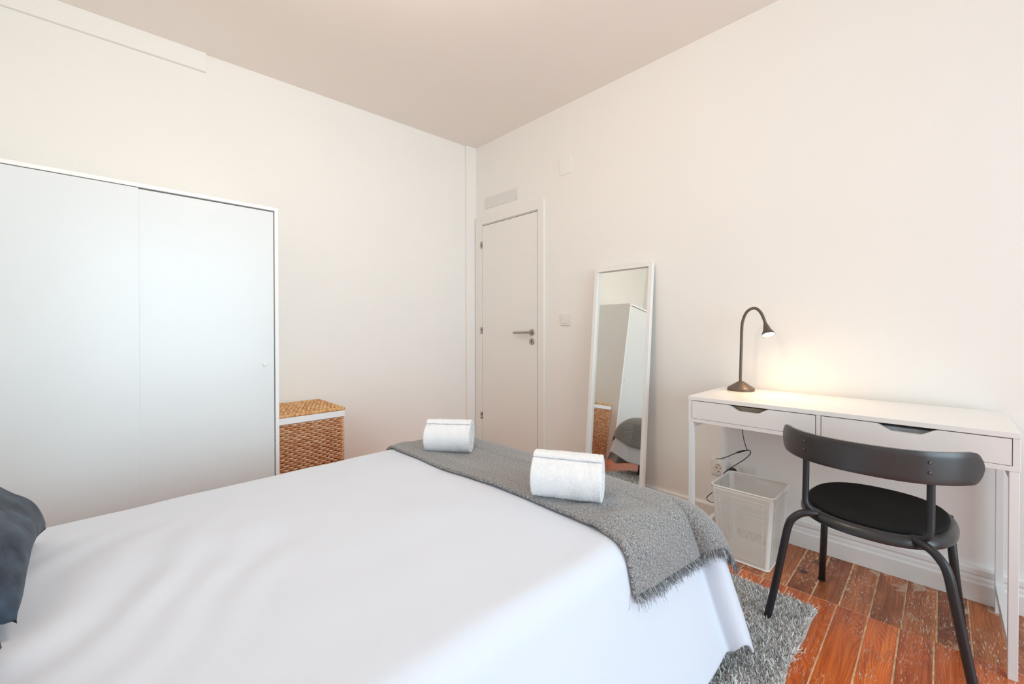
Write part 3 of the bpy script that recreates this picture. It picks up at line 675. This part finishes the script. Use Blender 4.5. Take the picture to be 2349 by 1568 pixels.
parts_ = [pile(2.15, rx1 - .004, -1.75, ry1, 110000, 1), pile(rx0, 2.15, -1.3, ry1, 40000, 2), pile(rx0, rx1, -2.88, -1.75, 3000, 3), pile(rx0, 2.15, -1.75, -1.3, 6000, 4)]
P, D, Lg, Wd = (np.concatenate([q[i] for q in parts_]) for i in range(4))
V, F = ribbons(P, D, Lg, Wd, 2, .5, 9); tag(fastmesh('shag_pile', V, F, M['pile'], rg_), kind='stuff')

# ------------------------------------------------------------------ bed, duvet, throw
TZ = .485; BX0, BX1, BY1, BY0 = 1.165, 2.385, -1.100, -2.995
bd = thing('bed', 'low double bed with black legs beneath the white duvet', 'bed', (1.8, -2.1, 0))
box('bed_base', 1.12, 2.43, -2.98, -1.10, .20, .30, M['sheet'], bd, .02)
box('mattress', 1.115, 2.435, -2.99, -1.085, .30, .45, M['sheet'], bd, .035)
for lx_ in (1.17, 1.78, 2.38):
    for ly_ in (-1.20, -2.88):
        V, F = lathe([(.022, .011), (.026, .02), (.026, .205)], lx_, ly_, 16); link('leg', V, F, M['blackleg'], bd, True, auto=.6)
RR = .075
def prof(rho, al, rr):
    A = PI / 2 - al
    if rho < rr * A: return rr * math.sin(rho / rr), rr * (1 - math.cos(rho / rr))
    e = rho - rr * A; return rr * math.sin(A) + e * math.cos(A), rr * (1 - math.cos(A)) + e * math.sin(A)
def surf(s, t, off=0.0, raw=False):
    """cloth coordinate (s across, t towards the foot) -> point on the draped duvet"""
    def base(s, t):
        cx = min(max(s, BX0), BX1); cy = min(t, BY1); ds = s - cx; dt = t - cy
        sg = 1 if ds >= 0 else -1; ds = abs(ds)
        dt = max(dt, 0); rho = (ds ** 3.9 + dt ** 3.9) ** (1 / 3.9)
        if rho < 1e-9: x, y, z = cx, cy, TZ
        else:
            ph = math.atan2(dt, ds); cn = math.sin(2 * ph) ** .9 if ds > 0 and dt > 0 else 0
            al = math.radians(9 + 1.5 * cn + (11 * math.cos(ph) ** 2 if ds > 0 else 0)); rr = RR + .115 * cn
            o, d = prof(rho, al, rr); q = PI / 2 * (ph / (PI / 2)) ** (2.6 if ds > 0 and dt > 0 else 1)
            fold = .012 * min(1, rho / .35) * (nz(s * 3.1, t * 3.1, 7) + .5 * math.sin(9 * (t if dt == 0 else s) + 1.3)) * (1 - .7 * cn) if rho > .06 else 0
            fold *= min(1, max(0, rho - .06) / .1)
            x, y, z = cx + sg * (o + fold) * math.cos(q), cy + (o + fold) * math.sin(q), max(.045, TZ - d)
        # gentle loft and creases of the filling
        m_ = 1 if rho < 1e-9 else max(0, 1 - rho / .2)
        z += m_ * (.010 * nz(s * 2.2, t * 2.2, 1) + .004 * nz(s * 6, t * 6, 4) + .008 * max(0, 1 - ((s - 1.8) / .6) ** 2))
        c = max(0, 1 - math.hypot((s - 1.75) / .55, (t + 2.62) / .6))
        z += .006 * c * math.sin(46 * (.62 * (s - 1.3) + .8 * (t + 2.6)) + 5 * nz(s * 3, t * 3, 2)) * m_
        return np.array([x, y, z])
    p = base(s, t)
    if off:
        e = .004; a = base(s + e, t) - base(s - e, t); b_ = base(s, t + e) - base(s, t - e); n_ = np.cross(a, b_); l_ = np.linalg.norm(n_)
        if l_ > 1e-12: p = p + n_ / l_ * off
    return p
OV = .475; OVF = .40
ss = np.concatenate([np.linspace(BX0 - OV, BX0, 30), np.linspace(BX0, BX1, 56)[1:], np.linspace(BX1, BX1 + OV, 34)[1:]])
ts = np.concatenate([np.linspace(BY0, BY1, 90), np.linspace(BY1, BY1 + OVF, 32)[1:]])
V = [surf(s, t) for s in ss for t in ts]
dv = link('duvet', V, gridF(len(ss), len(ts)), M['duvet'], None, True, origin=(1.8, -2.1, .46))
tag(dv, 'plain white duvet spread over the bed and hanging at its sides', 'duvet')
sm = dv.modifiers.new('thick', 'SOLIDIFY'); sm.thickness = .010; sm.offset = -1
sb = dv.modifiers.new('sub', 'SUBSURF'); sb.levels = 1; sb.render_levels = 1
# throw
T0, T1 = -1.462, BY1 + .27; S0, S1 = BX0 - .27, BX1 + .205
def thr(s, t):
    k = 1.0
    off = .012 + .004 * (1 if t > -1.19 else 0) + .0025 * nz(s * 5, t * 14, 3)
    off += .006 * max(0, 1 - abs(t + 1.40) / .06) * (1 + .3 * nz(s * 6, 0, 8))
    wr = max(0, 1 - math.hypot((s - 2.36) / .22, (t + 1.36) / .14)); off += .011 * wr * math.sin(58 * (s - .35 * t)) + .006 * wr
    return off
def tshift(s, u): return T0 + .012 * math.sin(s * 3.3 + .5) - .035 * max(0, s - 2.30) / .3 + 0 * u
def hemS(s, u): return s if s < BX1 else BX1 + (s - BX1) * (1 - .24 * (1 - u) ** 1.5)
ss = np.linspace(S0, S1, 120); us = np.linspace(0, 1, 56); V = []; UV = []
for s in ss:
    ta = tshift(s, 0)
    for u in us: t = ta + (T1 - ta) * u; q = hemS(s, u); V.append(surf(q, t, thr(q, t))); UV.append((q, t))
tw = link('throw_blanket', V, gridF(len(ss), len(us)), M['throw'], None, True, origin=(1.8, -1.3, .5))
tag(tw, 'grey melange throw blanket with fringed ends laid across the foot of the bed', 'blanket')
lay = tw.data.uv_layers.new(name='cloth'); vi = np.zeros(len(tw.data.loops), dtype=np.int32); tw.data.loops.foreach_get('vertex_index', vi)
lay.data.foreach_set('uv', np.array(UV, dtype=np.float32)[vi].ravel())
sm = tw.modifiers.new('thick', 'SOLIDIFY'); sm.thickness = .015; sm.offset = -.2
sb = tw.modifiers.new('sub', 'SUBSURF'); sb.levels = 1; sb.render_levels = 1
for (se, sgn, nn, nm) in ((S1, 1, 1500, 11), (S0, -1, 900, 12)):
    rgn = np.random.default_rng(nm); us_ = rgn.uniform(0, 1, nn); P = []; D = []
    for u in us_:
        ta = tshift(se, 0); t = ta + (T1 - ta) * u; q = hemS(se, u); a = surf(q - sgn * .006, t, thr(q, t)); b_ = surf(q + sgn * .02, t, thr(q, t) + .004); P.append(a); d = b_ - a; D.append(d / np.linalg.norm(d))
    P = np.array(P); D = np.array(D) + rgn.normal(0, .22, (nn, 3)) + np.array([sgn * .02, 0, -.2])
    V, F = ribbons(P, D, rgn.uniform(.020, .034, nn), rgn.uniform(.0020, .0034, nn), 3, .2, nm)
    tag(fastmesh('fringe', V, F, M['fringe'], tw), kind='stuff')

# ------------------------------------------------------------------ rolled towels
def towel(label, cx, cy, ang, Lh, R, sd):
    zb = surf(cx, cy, thr(cx, cy))[2]
    t_ = thing('rolled_towel', label, 'towel', (cx, cy, zb), 'rolled towels on the grey throw')
    ax = np.array([math.cos(ang), math.sin(ang), 0]); sd_ = np.array([-ax[1], ax[0], 0]); thk = .0135; turns = (R - .014) / .0148
    nth = int(turns * 40); nl = 46; endA = math.radians(112); V = []
    for side in (0, 1):
        for i in range(nth + 1):
            q = i / nth; a = endA - 2 * PI * turns * (1 - q); r = .014 + (R - .014) * q - (thk * .92 if side else 0)
            if q > .985 and not side: r -= thk * .55 * ((q - .985) / .015) ** 2
            for j in range(nl + 1):
                v = j / nl * 2 - 1; sag = .002 * nz(a * 1.3, v * 3, sd) + (.0012 * nz(a * 9, v * 22, sd) + .0009 * nz(a * 22, v * 50, sd + 3)) * (0 if side else 1)
                Lx = Lh * (1 + .045 * nz(q * 9, sd, 1 if v > 0 else 2)) * v
                rr_ = (r + sag); x = math.cos(a) * rr_; z = math.sin(a) * rr_ * .98
                if z < -R * .86: z = -R * .86 + (z + R * .86) * .2
                V.append(np.array([cx, cy, zb + R * .885]) + ax * Lx + sd_ * x + np.array([0, 0, z]))
    m_ = (nth + 1) * (nl + 1); F = []
    for s in (0, 1): F += [tuple(s * m_ + q for q in f) for f in gridF(nth + 1, nl + 1)]
    for i in range(nth):
        for j in (0, nl): a = i * (nl + 1) + j; b_ = a + nl + 1; F.append((a, b_, m_ + b_, m_ + a))
    for j in range(nl):
        for i in (0, nth): a = i * (nl + 1) + j; F.append((a, a + 1, m_ + a + 1, m_ + a))
    tr = link('terry_roll', V, F, M['towel'], t_, True)
    # loops of the pile
    rgn = np.random.default_rng(sd); n = 16000; A = np.array(V)[:m_].reshape(nth + 1, nl + 1, 3); i0 = int(nth * (1 - 1 / turns))
    ii = rgn.integers(i0, nth, n); jj = rgn.integers(0, nl, n); fa, fb = rgn.random(n)[:, None], rgn.random(n)[:, None]
    P = A[ii, jj] * (1 - fa) * (1 - fb) + A[ii + 1, jj] * fa * (1 - fb) + A[ii, jj + 1] * (1 - fa) * fb + A[ii + 1, jj + 1] * fa * fb
    c0 = np.array([cx, cy, zb + R * .885]); rel = P - c0; D = rel - (rel @ ax)[:, None] * ax; D /= np.linalg.norm(D, axis=1, keepdims=True); D += rgn.normal(0, .5, (n, 3))
    V2, F2 = ribbons(P - D * .0005, D, rgn.uniform(.0012, .0026, n), rgn.uniform(.0012, .002, n), 1, .2, sd); tag(fastmesh('terry_pile', V2, F2, M['towel'], tr), kind='stuff')
towel('rolled white terry towel near the far corner of the grey throw', 1.420, -1.312, math.radians(40), .106, .081, 21)
towel('rolled white terry towel nearer the desk on the grey throw', 2.162, -1.356, math.radians(27.6), .116, .083, 33)

# ------------------------------------------------------------------ cushions
def cushion(name, label, cat, c, hx_, hy_, T_, lean, m, sd, yaw=0, group=None, pinch=.11):
    """c: middle of the bottom edge; lean: degrees back from upright"""
    vd = np.array([0, -math.sin(lean), math.cos(lean)]); ud = np.array([math.cos(yaw), math.sin(yaw), 0]); nd = np.cross(vd, ud) * -1
    if nd[1] < 0: nd = -nd
    n = 44; V = []; cc = np.array(c) + vd * hy_
    for side in (1, -1):
        for i in range(n + 1):
            for j in range(n + 1):
                u, v = -1 + 2 * i / n, -1 + 2 * j / n
                uu = u * (1 - pinch * (1 - v * v) * abs(u) ** 2); vv = v * (1 - pinch * (1 - u * u) * abs(v) ** 2)
                t = T_ * (max(0, (1 - u ** 4) * (1 - v ** 4))) ** .5 * (1 + .10 * nz(u * 2.2, v * 2.2, sd))
                rd = math.atan2(v, u); ed = max(abs(u), abs(v))
                t += (.010 * nz(rd * 3.2, ed * 1.5, sd) * max(0, ed - .35) * (1 - ed) * 5 + .006 * nz(u * 4, v * 4, sd + 9) * (1 - ed)) * side
                V.append(cc + ud * hx_ * uu + vd * hy_ * vv + nd * side * t)
    m_ = (n + 1) ** 2; F = []
    for s in (0, 1): F += [tuple(s * m_ + q for q in f) for f in gridF(n + 1, n + 1)]
    o = link(name, V, F, m, None, True, origin=c)
    wl = o.modifiers.new('weld', 'WELD'); wl.merge_threshold = .0004
    return tag(o, label, cat, group)
cushion('velvet_cushion', 'navy velvet cushion lying on the white duvet at the left edge of the photo', 'cushion', (1.560, -2.600, .520), .262, .25, .075, math.radians(45), M['navy'], 3)
cushion('velvet_cushion', 'navy velvet cushion of which only a sliver shows at the lower left corner', 'cushion', (2.130, -2.610, .520), .235, .25, .075, math.radians(45), M['navy'], 8)
